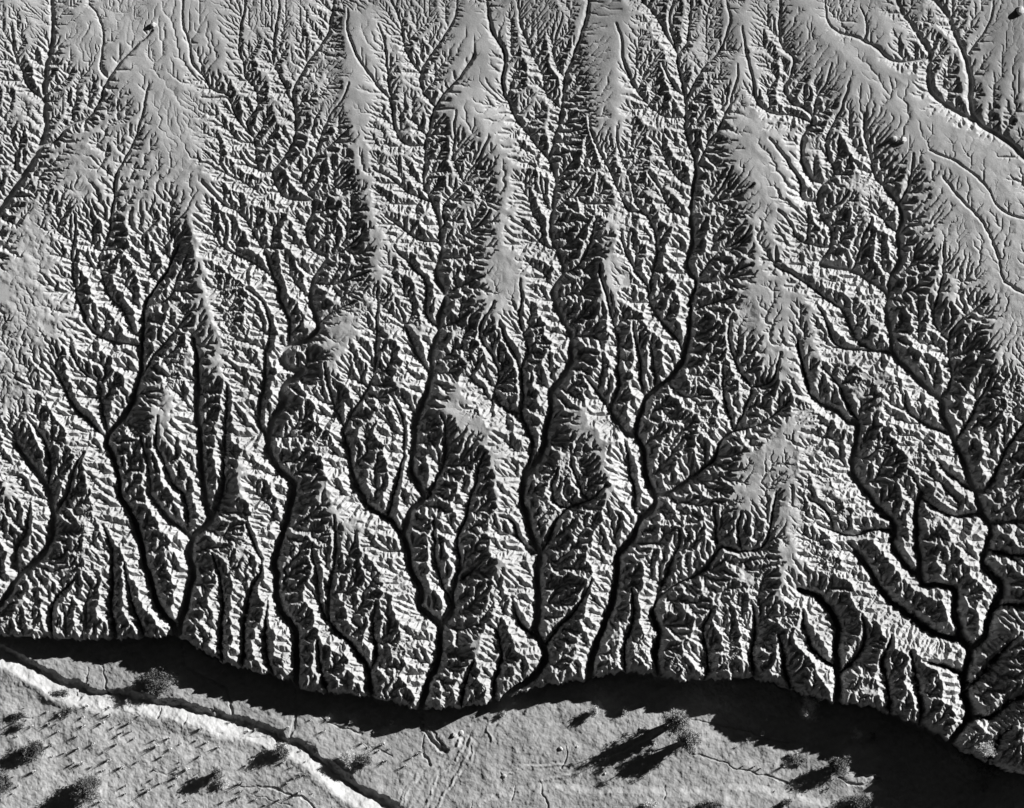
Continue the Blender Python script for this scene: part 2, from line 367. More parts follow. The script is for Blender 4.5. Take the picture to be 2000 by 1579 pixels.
        rn=np.random.RandomState(31)
        K=KB*(1-.3*up)*(1-.5*sm)*np.exp(.5*(fbm((H,W),9/dx,rn,2) if dx<4.5 else 0))
        Smax=(1.75-.6*up-.4*sm if fine else .75-.3*up-.2*sm)+(1.6*near if last else 0)*lo_
        if z is None: z=E+(.6+1.5*lo_)*fbm((H,W),3,rs,2)
        else: z=resize(z,(H,W))+fbm((H,W),3,rs,2)*dx*(.06+.16*lo_)+(lo_*.8*(1-.8*sm)*fbm((H,W),7/dx,rs,2) if lv>=2 else 0)
        z0_=z.copy()
        if not last: z=np.where(fixed,np.minimum(E-cut*.8,z),z); z=np.where(wash,E-cut*.8,z)
        else: z=np.where(fixed,zc,z); z[wash]=0.
        zc=np.where(fixed,z,zc)
        FLO=(E-cut).ravel()
        if last: FLO=np.minimum(FLO,(z0_-cut*.6-DP*near**1.5*.7*(1-.4*up)).ravel()); FLO=np.maximum(FLO,0)
        CAP=E.ravel()
        fix=(fixed|wash).ravel()
        rz=z.ravel().copy(); chf=(fixed&~wash).ravel()
        lo_=1-up; CAP=(PLANE(gx,gy)-(.3+.35*up)*env*DEPTH(gx,gy)+3*sm+(2+5*lo_)*fbm((H,W),80/dx,np.random.RandomState(5),4)*(1-.6*sm)+(1+5*lo_)*fbm((H,W),24/dx,np.random.RandomState(6),3)*(1-.8*sm)).ravel()
        GO=gorge*np.clip((footy(gx)-gy)/80.,0,1)*(1-.5*up)
        gxr=gx.ravel(); gyr=gy.ravel()
        idx=np.arange(N).reshape(H,W)
        nbr=np.empty((8,N),np.int32); dist=np.empty((8,N),np.float32)
        for k,(a,b) in enumerate(OFF):
            jj=np.arange(H)+a; ii=np.arange(W)+b
            n=idx[np.clip(jj,0,H-1)][:,np.clip(ii,0,W-1)].ravel()
            nbr[k]=n; dist[k]=np.hypot(gxr-gxr[n],gyr-gyr[n])
        dist[dist<1e-6]=1e9
        Ur=U.ravel();Kr=K.ravel();A0r=A0.ravel();Sm=Smax.ravel();smr=sm.ravel()
        Dm=(.3+.4*sm+.3*up) if not fine else (.04+.2*sm+.14*up) if not last else (.03+.05*sm+.03*up)
        zc0=zc.ravel()
        if last: Kr=Kr*.75
        for it in range(ns):
            if last:
                g=GO.ravel()*min(1,(it+1)/4.); rz[chf]=(zc0-g)[chf]
            rz=np.where(fix,rz,np.minimum(rz+Ur,np.maximum(CAP,rz)))
            # raise pits until they spill
            for q in range(60):
                if q==0:
                    mn=rz[nbr[0]]
                    for k in range(1,8): mn=np.minimum(mn,rz[nbr[k]])
                    pit=np.nonzero((mn>=rz)&~fix)[0]
                if len(pit)==0: break
                m=rz[nbr[:,pit]].min(0); 
                bad=m>=rz[pit]
                pit=pit[bad]; rz[pit]=m[bad]+.01
                pit=np.unique(np.r_[pit,nbr[:,pit].ravel()]); pit=pit[~fix[pit]]
            best=np.zeros(N,np.float32); rc=np.arange(N,dtype=np.int32); rd=np.ones(N,np.float32)
            for k in range(8):
                s=(rz-rz[nbr[k]])/dist[k]; m=s>best
                best=np.where(m,s,best); rc=np.where(m,nbr[k],rc); rd=np.where(m,dist[k],rd)
            rc=np.where(fix,np.arange(N,dtype=np.int32),rc)
            # depth below outlet by pointer jumping
            me=np.arange(N,dtype=np.int32)
            dep=(rc!=me).astype(np.int32); pt=rc.copy()
            while True:
                add=dep[pt]
                if not add.any(): break
                dep=dep+add; pt=pt[pt]
            o=np.argsort(dep.astype(np.int16) if dep.max()<32000 else dep,kind='stable').astype(np.int32)
            cnt=np.bincount(dep); st=np.r_[0,np.cumsum(cnt)]
            A=np.full(N,dx*dx)
            nl=len(cnt)
            ro=rc[o]
            for l in range(nl-1,0,-1):
                nn=o[st[l]:st[l+1]]; rr=ro[st[l]:st[l+1]]
                if len(nn)>400:
                    np.add.at(A,rr,A[nn])
                else: np.add.at(A,rr,A[nn])
            F=Kr*np.sqrt(np.clip(A-A0r,0,15000))/rd
            Sd=Sm*rd
            for l in range(1,nl):
                nn=o[st[l]:st[l+1]]; zr=rz[ro[st[l]:st[l+1]]]
                f=F[nn]; v=(rz[nn]+f*zr)/(1+f)
                rz[nn]=np.maximum(np.minimum(v,zr+Sd[nn]),np.minimum(FLO[nn],rz[nn]))
            # creep
            g=rz.reshape(H,W); p=np.pad(g,1,mode='edge')
            lap=(p[:-2,1:-1]+p[2:,1:-1]+p[1:-1,:-2]+p[1:-1,2:])/4-g
            g=g+np.where(fix.reshape(H,W),0,np.minimum(Dm*(1.4/dx)**.5*.7,.9)*lap)
            rz=g.ravel()
        z=rz.reshape(H,W)
        log('level',dx,(H,W),'%.1fs'%(time.time()-t0),'z',z.min(),z.max(),'depth',nl)
    return dict(z=z,gx=gx,gy=gy,dx=dx,fixed=fixed,wash=wash,sm=sm,A=A.reshape(H,W),zc=zc)
# ------------------------------------------------------------------ the dry wash below the bank
def P_(s): return np.array([[float(v) for v in q.split(',')] for q in s.split()])
def line_field(gx, gy, pts, reach):
    """distance to a polyline, signed side (+ = right-hand / south side for lines drawn left to right), position 0..1"""
    d = np.full(gx.shape, 1e9); side = np.zeros(gx.shape); tt = np.zeros(gx.shape)
    L = np.r_[0, np.cumsum(np.hypot(*np.diff(pts, axis=0).T))]
    for i in range(len(pts) - 1):
        a, b = pts[i], pts[i + 1]; v = b - a; l2 = (v ** 2).sum()
        t = np.clip(((gx - a[0]) * v[0] + (gy - a[1]) * v[1]) / l2, 0, 1)
        qx = gx - a[0] - t * v[0]; qy = gy - a[1] - t * v[1]; dd = np.hypot(qx, qy)
        m = dd < d
        d = np.where(m, dd, d); side = np.where(m, np.sign(v[0] * (gy - a[1]) - v[1] * (gx - a[0])), side); tt = np.where(m, (L[i] + t * (L[i + 1] - L[i])) / L[-1], tt)
    return d, side, tt
STREAM = P_("-160,1225 -60,1248 0,1268 35,1283 70,1304 115,1332 158,1344 210,1356 280,1367 350,1379 420,1397 490,1414 535,1430 578,1454 630,1490 665,1517 705,1545 733,1563 770,1580 830,1620 900,1700")
SCARP = P_("900,1572 935,1550 1000,1536 1060,1531 1130,1529 1200,1533 1300,1533 1400,1530 1480,1536 1560,1547 1640,1558 1760,1590 1900,1640")
GULL = [("345,1236 350,1270 352,1290 365,1308 395,1320 425,1335 443,1352 450,1375 452,1400", 2.6, 3.0), ("577,1338 574,1380 577,1410 570,1432", 2.4, 2.4),
 ("818,1388 822,1405 832,1428 850,1450 872,1462", 4.5, 3.5), ("826,1410 845,1425 862,1445 872,1462", 2, 2), ("600,1382 640,1405 670,1420 700,1432", 1.8, 1.8),
 ("185,1285 200,1300 203,1320 200,1335 206,1352", 2.4, 2.2), ("172,1300 165,1325 160,1342", 1.8, 1.6), ("830,1430 822,1455 828,1472 842,1490", 2.2, 2), ("700,1452 730,1465 765,1478", 1.6, 1.6), ("1108,1455 1110,1482 1098,1497", 2.2, 1.8),
 ("440,1535 500,1530 530,1540 560,1551 600,1565 620,1590", 2.4, 1.8), ("455,1442 480,1436 505,1436 530,1430", 1.6, 1.4), ("306,1378 300,1402", 2.4, 1.8), ("362,1394 355,1415", 1.8, 1.4), ("162,1350 150,1362", 1.8, 1.5),
 ("1350,1462 1400,1482 1450,1500 1500,1514 1540,1530", 2.2, 2.0), ("1330,1400 1400,1412 1470,1428 1540,1452", 1.8, 1.6), ("1295,1531 1297,1555", 1.6, 1.3), ("918,1552 925,1590", 1.8, 1.4), ("1003,1535 1004,1560", 1.6, 1.3), ("1060,1531 1066,1590", 2.4, 2), ("480,1545 520,1560 560,1575", 1.4, 1.4), ("0,1405 25,1398 60,1402", 1.4, 1.5), ("120,1367 145,1352", 1.6, 1.3), ("280,1495 310,1505 340,1515", 1.0, 1.6),
 ("645,1575 640,1600", 1.6, 1.4), ("1640,1515 1665,1528 1690,1532 1725,1520", 3.0, 2.2), ("1660,1506 1690,1512 1722,1518", 2.5, 2.0)]
LEV = ["905,1440 880,1463 850,1487 812,1517 785,1550 768,1590", "912,1440 899,1470 870,1500 846,1530 832,1558 820,1595", "920,1445 905,1485 885,1520 862,1550 848,1590", "900,1448 865,1480 835,1505 800,1535 778,1580", "925,1450 915,1480 900,1500 880,1530", "1300,1425 1150,1500 1060,1525", "1180,1480 1050,1495 980,1510", "960,1445 950,1420 965,1410"]
MOUND = [(1362, 1443, 30, 20, 7), (1480, 1452, 26, 14, 3), (1652, 1512, 40, 24, 6), (62, 1478, 30, 22, 5), (168, 1545, 30, 22, 4), (1555, 1482, 22, 14, 3), (305, 1325, 40, 28, 4), (690, 1488, 38, 20, 4), (548, 1466, 20, 16, 3), (425, 1520, 26, 20, 4), (40, 1330, 50, 20, 2), (1710, 1528, 24, 14, 4), (1900, 1480, 60, 40, 8), (1400, 1575, 40, 18, 4), (1270, 1575, 30, 14, 3), (30, 1400, 30, 20, 3), (100, 1365, 34, 14, 3), (235, 1450, 60, 18, 1.5), (360, 1470, 50, 20, 1.5)]
def wash_surface(gx, gy, dx):
    Hh, Ww = gx.shape; rs = np.random.RandomState(77)
    z = 3.0 * fbm((Hh, Ww), 130 / dx, rs, 3) + 1.5 * fbm((Hh, Ww), 38 / dx, rs, 3) + .75 * fbm((Hh, Ww), 10 / dx, rs, 4, .65)
    wl = 5 * fbm((Hh, Ww), 40 / dx, rs, 3)
    gx0, gy0 = gx, gy
    gx = gx + 3.2 * fbm((Hh, Ww), 16 / dx, rs, 3) + 5 * fbm((Hh, Ww), 70 / dx, rs, 2); gy = gy + 3.2 * fbm((Hh, Ww), 16 / dx, rs, 3) + 5 * fbm((Hh, Ww), 70 / dx, rs, 2)
    d, side, t = line_field(gx, gy, STREAM, 60)
    dn = d + wl * .5
    south = side > 0
    # cut bank on the north-east side, long smooth lit slope on the other
    ridge = np.clip(rs.uniform(0, 1, 1)[0] * 0 + fbm((Hh, Ww), 10 / dx, rs, 3) * 2.5, -3, 3)
    zn = -13 * (1 - np.clip((dn + ridge) / 13., 0, 1) ** 1.6)
    zs = -13 * (1 - np.clip(dn / 30., 0, 1)) ** 1.15
    rim = 3.0 * np.exp(-((d - 34) / 12.) ** 2)
    z = z + np.where(south, zs + rim, zn)
    terr = south
    # low scarp along the south edge with small rills down its face
    d2, s2, t2 = line_field(gx, gy, SCARP, 60)
    sd = np.where(s2 > 0, d2, -d2)
    rill = np.abs(vnoise((Hh, Ww), 7 / dx, rs)) * 1.6 * np.exp(-((sd - 9) / 9.) ** 2)
    z = z + 6.5 * np.clip(sd / 15 + rill * .15, 0, 1) ** 1.2 - rill
    for s, dep, wid in GULL:
        p = smoothline(P_(s), 2)
        x0, x1, y0, y1 = p[:, 0].min() - 20, p[:, 0].max() + 20, p[:, 1].min() - 20, p[:, 1].max() + 20
        i0 = max(int((x0 - X0) / dx), 0); i1 = int((x1 - X0) / dx); j0 = max(int((y0 - Y0) / dx), 0); j1 = int((y1 - Y0) / dx)
        dd, _, tt = line_field(gx[j0:j1, i0:i1], gy[j0:j1, i0:i1], p, 20)
        dd = np.abs(dd + wl[j0:j1, i0:i1] * .25)
        z[j0:j1, i0:i1] -= dep * 1.25 * np.exp(-(dd / (wid * (.7 + .6 * tt))) ** 4) * np.minimum(1, .4 + tt)
    # shallow abandoned floor leading out of the middle canyon, and the braided fan below it
    p = P_("1062,1345 1000,1384 950,1415 905,1440"); dd, _, tt = line_field(gx, gy, p, 40)
    z -= 3.2 * np.exp(-(dd / 13.) ** 6)
    p = P_("905,1440 860,1490 800,1590"); dd, _, tt = line_field(gx, gy, p, 60)
    st = np.sin((gx * .80 + gy * .60) * .42 + 2.5 * fbm((Hh, Ww), 60 / dx, rs, 2)) * np.exp(-(dd / (14 + 40 * tt)) ** 4) * .45
    z += st
    tone = 1 + .0 * z
    for s in LEV:
        p = smoothline(P_(s), 2); dd, _, tt = line_field(gx, gy, p, 20)
        z += .9 * np.exp(-((dd + wl * .1) / 2.2) ** 2) - .7 * np.exp(-((dd - 5 + wl * .15) / 2.6) ** 2)
        tone += .22 * np.exp(-((dd + wl * .1) / 2.4) ** 2)
    for x, y, a, b, h in MOUND:
        e = ((gx - x) / a) ** 2 + ((gy - y) / b) ** 2
        z += h * np.exp(-e * 1.2) * (1 + .35 * wl / 5)
    # wind-streaked sand, coarse dark patches
    str_ = vnoise((Hh, Ww), 5 / dx, rs)
    v = (gx * .45 + gy * .89); u = (gx * .89 - gy * .45)
    tone *= 1 - .10 * np.clip(fbm((Hh, Ww), 70 / dx, rs, 4), -1, 1) + .05 * str_ + .05 * np.sin(v * .35 + 3 * wl / 5)
    tone *= np.where(south, np.where(d < 34, 1.22, 1.08), .92)  # sunlit brightness of the stream's south-west bank painted in; terrace paler than wash
    tone *= 1 - .25 * np.exp(-(np.maximum(gy0 - footy(gx0), 0) / 26.) ** 2)  # darker along the foot line, fading out over the wash
    return z, tone, terr
def mat_ground(name, base, lo, hi, grain=.12, bump=.3, coarse=.35):
    m = D.materials.new(name); m.use_nodes = True; t = m.node_tree; N = t.nodes; L = t.links
    b = N['Principled BSDF']; b.inputs['Roughness'].default_value = .95; b.inputs['Specular IOR Level'].default_value = .15
    tc = N.new('ShaderNodeTexCoord'); at = N.new('ShaderNodeAttribute'); at.attribute_name = 'tone'
    n1 = N.new('ShaderNodeTexNoise'); n1.inputs['Scale'].default_value = coarse; n1.inputs['Detail'].default_value = 6
    n2 = N.new('ShaderNodeTexNoise'); n2.inputs['Scale'].default_value = 4.5; n2.inputs['Detail'].default_value = 4; n2.inputs['Roughness'].default_value = .8
    for n in (n1, n2): L.new(tc.outputs['Object'], n.inputs['Vector'])
    r1 = N.new('ShaderNodeMapRange'); r1.inputs[1].default_value = .3; r1.inputs[2].default_value = .7; r1.inputs[3].default_value = lo; r1.inputs[4].default_value = hi
    L.new(n1.outputs[0], r1.inputs[0])
    r2 = N.new('ShaderNodeMapRange'); r2.inputs[1].default_value = .25; r2.inputs[2].default_value = .75; r2.inputs[3].default_value = 1 - grain; r2.inputs[4].default_value = 1 + grain
    L.new(n2.outputs[0], r2.inputs[0])
    a = N.new('ShaderNodeMath'); a.operation = 'MULTIPLY'; L.new(r1.outputs[0], a.inputs[0]); L.new(r2.outputs[0], a.inputs[1])
    c = N.new('ShaderNodeMath'); c.operation = 'MULTIPLY'; L.new(a.outputs[0], c.inputs[0]); L.new(at.outputs['Fac'], c.inputs[1])
    d = N.new('ShaderNodeMath'); d.operation = 'MULTIPLY'; d.inputs[1].default_value = base; L.new(c.outputs[0], d.inputs[0])
    cc = N.new('ShaderNodeCombineColor')
    for i in range(3): L.new(d.outputs[0], cc.inputs[i])
    L.new(cc.outputs[0], b.inputs['Base Color'])
    n3 = N.new('ShaderNodeTexNoise'); n3.inputs['Scale'].default_value = 3.0; n3.inputs['Detail'].default_value = 5; n3.inputs['Roughness'].default_value = .75
    L.new(tc.outputs['Object'], n3.inputs['Vector'])
    bp = N.new('ShaderNodeBump'); bp.inputs['Strength'].default_value = bump; bp.inputs['Distance'].default_value = .12
    L.new(n3.outputs[0], bp.inputs['Height']); L.new(bp.outputs[0], b.inputs['Normal'])
    return m
def grid_mesh(name, R, facemask, tone, mat):
    H, W = R['z'].shape
    idx = np.arange(H * W).reshape(H, W)
    q = np.stack([idx[:-1, :-1], idx[1:, :-1], idx[1:, 1:], idx[:-1, 1:]], -1)[facemask]
    used = np.zeros(H * W, bool); used[q.ravel()] = True
    new = np.cumsum(used) - 1
    co = np.stack([wx(R['gx']), wy(R['gy']), R['z'] * U_], -1).reshape(-1, 3)[used].astype(np.float32)
    q = new[q].astype(np.int32)
    me = D.meshes.new(name); nv = len(co); nf = len(q)
    me.vertices.add(nv); me.vertices.foreach_set('co', co.ravel())
    me.loops.add(nf * 4); me.loops.foreach_set('vertex_index', q.ravel())
    me.polygons.add(nf); me.polygons.foreach_set('loop_start', np.arange(0, nf * 4, 4, dtype=np.int32)); 
    me.update(calc_edges=True)
    me.polygons.foreach_set('use_smooth', np.zeros(nf, bool) if False else np.ones(nf, bool))
    at = me.attributes.new('tone', 'FLOAT', 'POINT'); at.data.foreach_set('value', tone.ravel()[used].astype(np.float32))
    me.materials.append(mat)
    o = D.objects.new(name, me); C.collection.objects.link(o); o['kind'] = 'structure'
    return o
R = build()
H, W = R['z'].shape; DX = R['dx']
j0_ = int((1150 - Y0) / DX)
_Y0 = Y0; Y0 = Y0 + j0_ * DX
_z, _t, _s = wash_surface(R['gx'][j0_:], R['gy'][j0_:], DX); Y0 = _Y0
zw = np.zeros((H, W)); tw = np.ones((H, W)); terr = np.zeros((H, W), bool)
zw[j0_:] = _z; tw[j0_:] = _t; terr[j0_:] = _s
fy_ = footy(R['gx']); bl = np.clip((R['gy'] - fy_) / 5., 0, 1)
zw = zw * bl
R['z'] = np.where(R['wash'], zw, R['z'])
mb = mat_ground('pale_sediment', .32, .93, 1.07, .17, .45)
mw = mat_ground('wash_sand', .30, .9, 1.08, .14, .3, .5)
up_ = np.clip((750 - R['gy']) / 700, 0, 1)
rt = np.random.RandomState(9)
tone = 1 + .09 * fbm((H, W), 120 / DX, rt, 5, .6) + .035 * np.sin(R['z'] * .55 + 2 * fbm((H, W), 60 / DX, rt, 2))
# desert pavement with dark stones on the oldest surfaces: top edge and the flat beyond the upper right wash
gx_, gy_ = R['gx'], R['gy']
pv = 1 / (1 + np.exp((gy_ - 34 - 22 * fbm((H, W), 90 / DX, rt, 3)) / 12)) * ((gx_ > 640) & (gx_ < 1800))
pv = np.maximum(pv, 1 / (1 + np.exp(-(gx_ - 1905 - np.maximum(gy_ - 230, 0) * .9 - np.maximum(100 - gy_, 0) * .5) / 10)) * (gy_ < 420))
tone *= 1 - .30 * pv
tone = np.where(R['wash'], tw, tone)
wv = R['wash']
wf = wv[:-1, :-1] & wv[1:, 1:] & wv[1:, :-1] & wv[:-1, 1:]
tv = terr[:-1, :-1]
grid_mesh('badlands', R, ~wf, tone, mb)
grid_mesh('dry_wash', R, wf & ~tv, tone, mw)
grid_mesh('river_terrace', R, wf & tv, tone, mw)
def outer_ground():
    n = 110; xs = np.linspace(-9000, 11000, n); ys = np.linspace(-9000, 9000, n)
    xs = np.sort(np.r_[xs, X0, X0 + 14, X1 - 14, X1]); ys = np.sort(np.r_[ys, Y0, Y0 + 14, Y1 - 14, Y1])
    gx, gy = np.meshgrid(xs, ys); r = np.random.RandomState(3)
    z = np.where(gy < footy(gx), PLANE(gx, gy) - DEPTH(gx, gy) * .6, 0) + 25 * fbm(gx.shape, 5, r, 3) * np.clip(np.hypot(gx - 1000, gy - 790) / 3000 - .4, 0, 1)
    ins = (gx > X0 + 1) & (gx < X1 - 1) & (gy > Y0 + 1) & (gy < Y1 - 1)
    z = np.where(ins, -30, z - 12)
    grid_mesh('ground', dict(z=z, gx=gx, gy=gy), np.ones((z.shape[0] - 1, z.shape[1] - 1), bool), np.ones(z.shape), mb)
outer_ground()
# ------------------------------------------------------------------ plants and stones on the wash
def ground_z(x, y):
    return float(R['z'][int(round((y - Y0) / DX)), int(round((x - X0) / DX))]) * U_
def mat_plain(name, v, spread=.35, scale=2.0, rough=.9):
    m = D.materials.new(name); m.use_nodes = True; t = m.node_tree; N = t.nodes; L = t.links
    b = N['Principled BSDF']; b.inputs['Roughness'].default_value = rough; b.inputs['Specular IOR Level'].default_value = .1
    tc = N.new('ShaderNodeTexCoord'); n = N.new('ShaderNodeTexNoise'); n.inputs['Scale'].default_value = scale; n.inputs['Detail'].default_value = 4
    L.new(tc.outputs['Object'], n.inputs['Vector'])
    r = N.new('ShaderNodeMapRange'); r.inputs[1].default_value = .3; r.inputs[2].default_value = .7; r.inputs[3].default_value = v * (1 - spread); r.inputs[4].default_value = v * (1 + spread)
    L.new(n.outputs[0], r.inputs[0]); c = N.new('ShaderNodeCombineColor')
    for i in range(3): L.new(r.outputs[0], c.inputs[i])
    L.new(c.outputs[0], b.inputs['Base Color']); return m
LEAF = {'dark': mat_plain('dark_leaves', .14, .5, .8), 'mid': mat_plain('dusty_leaves', .24, .5, .8), 'pale': mat_plain('pale_dry_twigs', .5, .3, .8)}
BARK = mat_plain('bark', .16); STONE = mat_plain('stone', .38, .2, 3.); STRAW = mat_plain('straw', .5, .2, 6.)
def mesh_obj(name, V, F, mat, parent=None):
    me = D.meshes.new(name); me.from_pydata(V, [], F); me.update(); me.materials.append(mat)
    o = D.objects.new(name, me); C.collection.objects.link(o)
    if parent: o.parent = parent
    return o
def thing(name, label, cat, loc, group=None):
    o = D.objects.new(name, None); C.collection.objects.link(o); o.location = loc; o['label'] = label; o['category'] = cat
    o.empty_display_size = .3
    if group: o['group'] = group
    return o
def bar(V, F, a, b, ra, rb, n=4):
    a = Vector(a); b = Vector(b); d = (b - a).normalized(); s = d.orthogonal().normalized(); t = d.cross(s); k = len(V)
    for p, r in ((a, ra), (b, rb)):
        for i in range(n):
            g = 2 * math.pi * i / n; V.append(tuple(p + (s * math.cos(g) + t * math.sin(g)) * r))
    for i in range(n): F.append((k + i, k + (i + 1) % n, k + n + (i + 1) % n, k + n + i))
    F.append(tuple(k + n + i for i in range(n)))
def shrub_parts(rx, ry, h, seed, leaf=.16, dens=1.0):
    """many stemmed desert shrub: limbs forking out of the ground, leaf sprays gathered round their tips"""
    r = random.Random(seed); BV, BF, LV, LF = [], [], [], []
    tips = []
    nl = int(9 + 5 * max(rx, ry))
    for i in range(nl):
        a = r.uniform(0, 2 * math.pi); q = math.sqrt(r.uniform(.02, 1)); rad = q * r.uniform(.75, 1.05)
        e = Vector((math.cos(a) * rx * rad, math.sin(a) * ry * rad, h * (1 - .75 * q * q) * r.uniform(.7, 1.08)))
        base = Vector((e.x * .12, e.y * .12, -.1)); mid = base.lerp(e, .5) + Vector((r.uniform(-.1, .1) * rx, r.uniform(-.1, .1) * ry, .12 * h))
        t0 = .028 * h + .02
        bar(BV, BF, base, mid, t0, t0 * .6); bar(BV, BF, mid, e, t0 * .6, t0 * .25); tips.append((mid.lerp(e, .3), .6)); tips.append((e, 1))
        for j in range(4):
            s = mid.lerp(e, r.uniform(.1, .9)); f = s + Vector((r.gauss(0, .22) * rx, r.gauss(0, .22) * ry, r.uniform(-.02, .22) * h)); f.z = max(f.z, .05)
            bar(BV, BF, s, f, t0 * .35, t0 * .12, 3); tips.append((f, .8))
    n = int(230 * dens * rx * ry / (leaf / .16) ** 2 * (1 + .35 * h))
    for _ in range(n):
        p, w = r.choice(tips); sg = .10 * (rx + ry) / 2 + .05
        c = Vector((p.x + r.gauss(0, sg), p.y + r.gauss(0, sg), max(.03, p.z + r.gauss(0, sg * .7))))
        ax = Vector((r.gauss(0, 1), r.gauss(0, 1), r.gauss(.4, .8))).normalized(); u = ax.orthogonal().normalized(); v = ax.cross(u)
        g = r.uniform(0, 6.28); u, v = u * math.cos(g) + v * math.sin(g), v * math.cos(g) - u * math.sin(g)
        l = leaf * r.uniform(.6, 1.5); k = len(LV)
        LV += [tuple(c - u * l), tuple(c + v * l * .42 + ax * l * .15), tuple(c + u * l), tuple(c - v * l * .42)]
        LF.append((k, k + 1, k + 2, k + 3))
    return (BV, BF), (LV, LF)
def plant(name, label, cat, x, y, rx, ry, h, kind, seed, leaf=.16, dens=1.0, group=None):
    (BV, BF), (LV, LF) = shrub_parts(rx, ry, h, seed, leaf, dens)
    t = thing(name, label, cat, (wx(x), wy(y), ground_z(x, y) - .03), group)
    mesh_obj('branches', BV, BF, BARK if kind != 'pale' else LEAF['pale'], t); mesh_obj('foliage', LV, LF, LEAF[kind], t)
    return t
SH = [
 ('desert_shrub', 'broad dark sprawling shrub half in the bank shadow, above the stream channel', 308, 1328, 3.6, 2.7, 1.5, 'dark', .9),
 ('desert_shrub', 'dark round shrub with a long shadow, alone near the bottom of the terrace', 166, 1540, 3.2, 2.9, 3.2, 'dark', 1.3),
 ('desert_shrub', 'dark shrub with a pale sandy mound on its right, near the left edge', 58, 1462, 2.8, 2.3, 2.2, 'dark', 1.2),
 ('desert_shrub', 'dark round shrub cut by the left edge of the picture', 3, 1528, 2.2, 2.3, 2.6, 'dark', 1.3),
 ('desert_shrub', 'small dark upright bush beside the bright stream bank', 546, 1464, 1.7, 1.9, 2.2, 'dark', 1.2),
 ('desert_shrub', 'dark narrow bush next to a pale dry shrub, middle of the terrace', 418, 1510, 1.4, 1.8, 2.4, 'dark', 1.2),
 ('dry_shrub', 'pale spiky dry shrub below the narrow dark bush on the terrace', 432, 1528, 1.6, 1.0, .9, 'pale', .8),
 ('dry_shrub', 'pale leafy shrub, left half of the thicket above the stream channel', 676, 1483, 2.3, 1.7, 1.5, 'pale', 1.),
 ('desert_shrub', 'dark low shrub, right half of the thicket above the stream channel', 708, 1485, 2.2, 1.7, 1.6, 'dark', 1.2),
 ('dry_shrub', 'pale round bush on the edge of the bank shadow, left of a smaller one', 1162, 1388, 1.2, 1.3, 2.0, 'pale', 1.2),
 ('dry_shrub', 'small pale bush in the bank shadow, right of a larger pale bush', 1222, 1388, .9, .9, 1.1, 'pale', 1.),
 ('dry_shrub', 'small pale bush at the shadow edge beside the middle canyon mouth', 983, 1392, .7, 1.1, .9, 'pale', 1.),
 ('tall_bush', 'tall pale topped bush with the longest shadow, centre right of the wash', 1322, 1408, 2.5, 2.3, 8.5, 'mid', 1.3),
 ('tall_bush', 'leafy bush just below the tallest one, on the lit sand mound', 1345, 1444, 2.3, 2.6, 6.0, 'mid', 1.2),
 ('dry_shrub', 'large pale feathery shrub at the foot of the badland bank', 1581, 1382, 2.0, 2.9, 4.2, 'pale', .6),
 ('dry_shrub', 'pale feathery shrub deep in the bank shadow, left of a dark twin', 1676, 1430, 1.2, 1.4, 2.4, 'pale', .6),
 ('desert_shrub', 'dim grey shrub deep in the bank shadow, right of a pale one', 1709, 1436, 1.3, 1.3, 1.8, 'mid', .8),
 ('desert_shrub', 'dark shrub behind the lit mound with rocky ledges, lower right', 1640, 1492, 2.4, 2.4, 3.2, 'dark', 1.2),
 ('desert_shrub', 'dark low shrub at the bottom edge under the rocky ledges', 1680, 1566, 3.2, 1.9, 2.2, 'dark', 1.2),
 ('desert_shrub', 'wide dark shrub at the bottom edge, between two smaller ones', 1392, 1572, 2.6, 1.2, 1.2, 'dark', 1.1),
 ('dry_shrub', 'pale grey shrub at the bottom edge, leftmost of the row there', 1268, 1572, 2.0, .9, 1.0, 'pale', .9),
 ('desert_shrub', 'small dark shrub at the bottom edge, right of the wide dark one', 1538, 1566, 1.2, .9, 1.1, 'dark', 1.1),
 ('desert_shrub', 'low dark shrub on the terrace rim near the left edge', 112, 1352, 2.2, 1.0, .8, 'dark', .9),
 ('desert_shrub', 'low dark shrub below the terrace rim, between pale tufts', 128, 1388, 1.8, .8, .9, 'dark', .9),
 ('desert_shrub', 'long low dark shrub at the far left of the terrace', 28, 1396, 2.2, .9, .8, 'dark', .9),
 ('desert_shrub', 'small dark shrub right at the left edge, above a mound', 34, 1416, 1.2, .8, .9, 'dark', 1.),
 ('desert_shrub', 'grey shrub in the lower right shade, leftmost of four by the bank', 1886, 1478, 1.6, 1.6, 2.2, 'mid', .9),
 ('desert_shrub', 'pale tipped shrub in the lower right shade, close under the bank', 1920, 1462, 2.4, 1.8, 2.6, 'pale', .5),
 ('desert_shrub', 'dark wide shrub in the lower right shade, below the pale tipped one', 1935, 1500, 2.6, 2.0, 2.8, 'dark', .9),
 ('desert_shrub', 'small grey shrub in the lower right shade, lowest of four', 1925, 1538, 1.3, 1.2, 1.6, 'mid', .8),
]
for i, (nm, lb, x, y, rx, ry, h, kd, dn) in enumerate(SH):
    plant(nm, lb, 'bush', x, y, rx * .9, ry * .9, h * 1.3, kd, 100 + i, .15 if kd != 'pale' else .12, dn)
cl = [(1546, 1476, .7), (1556, 1482, .9), (1566, 1476, .6), (1549, 1488, .7), (1563, 1490, .8), (1573, 1484, .6)]
for i, (x, y, q) in enumerate(cl):
    plant('cluster_bush', 'one of the six small bushes bunched on a sandy rise right of centre', 'bush', x, y, q, q * .8, q * 1.1, 'mid', 300 + i, .1, 1.2, 'small bushes bunched on a sandy rise')
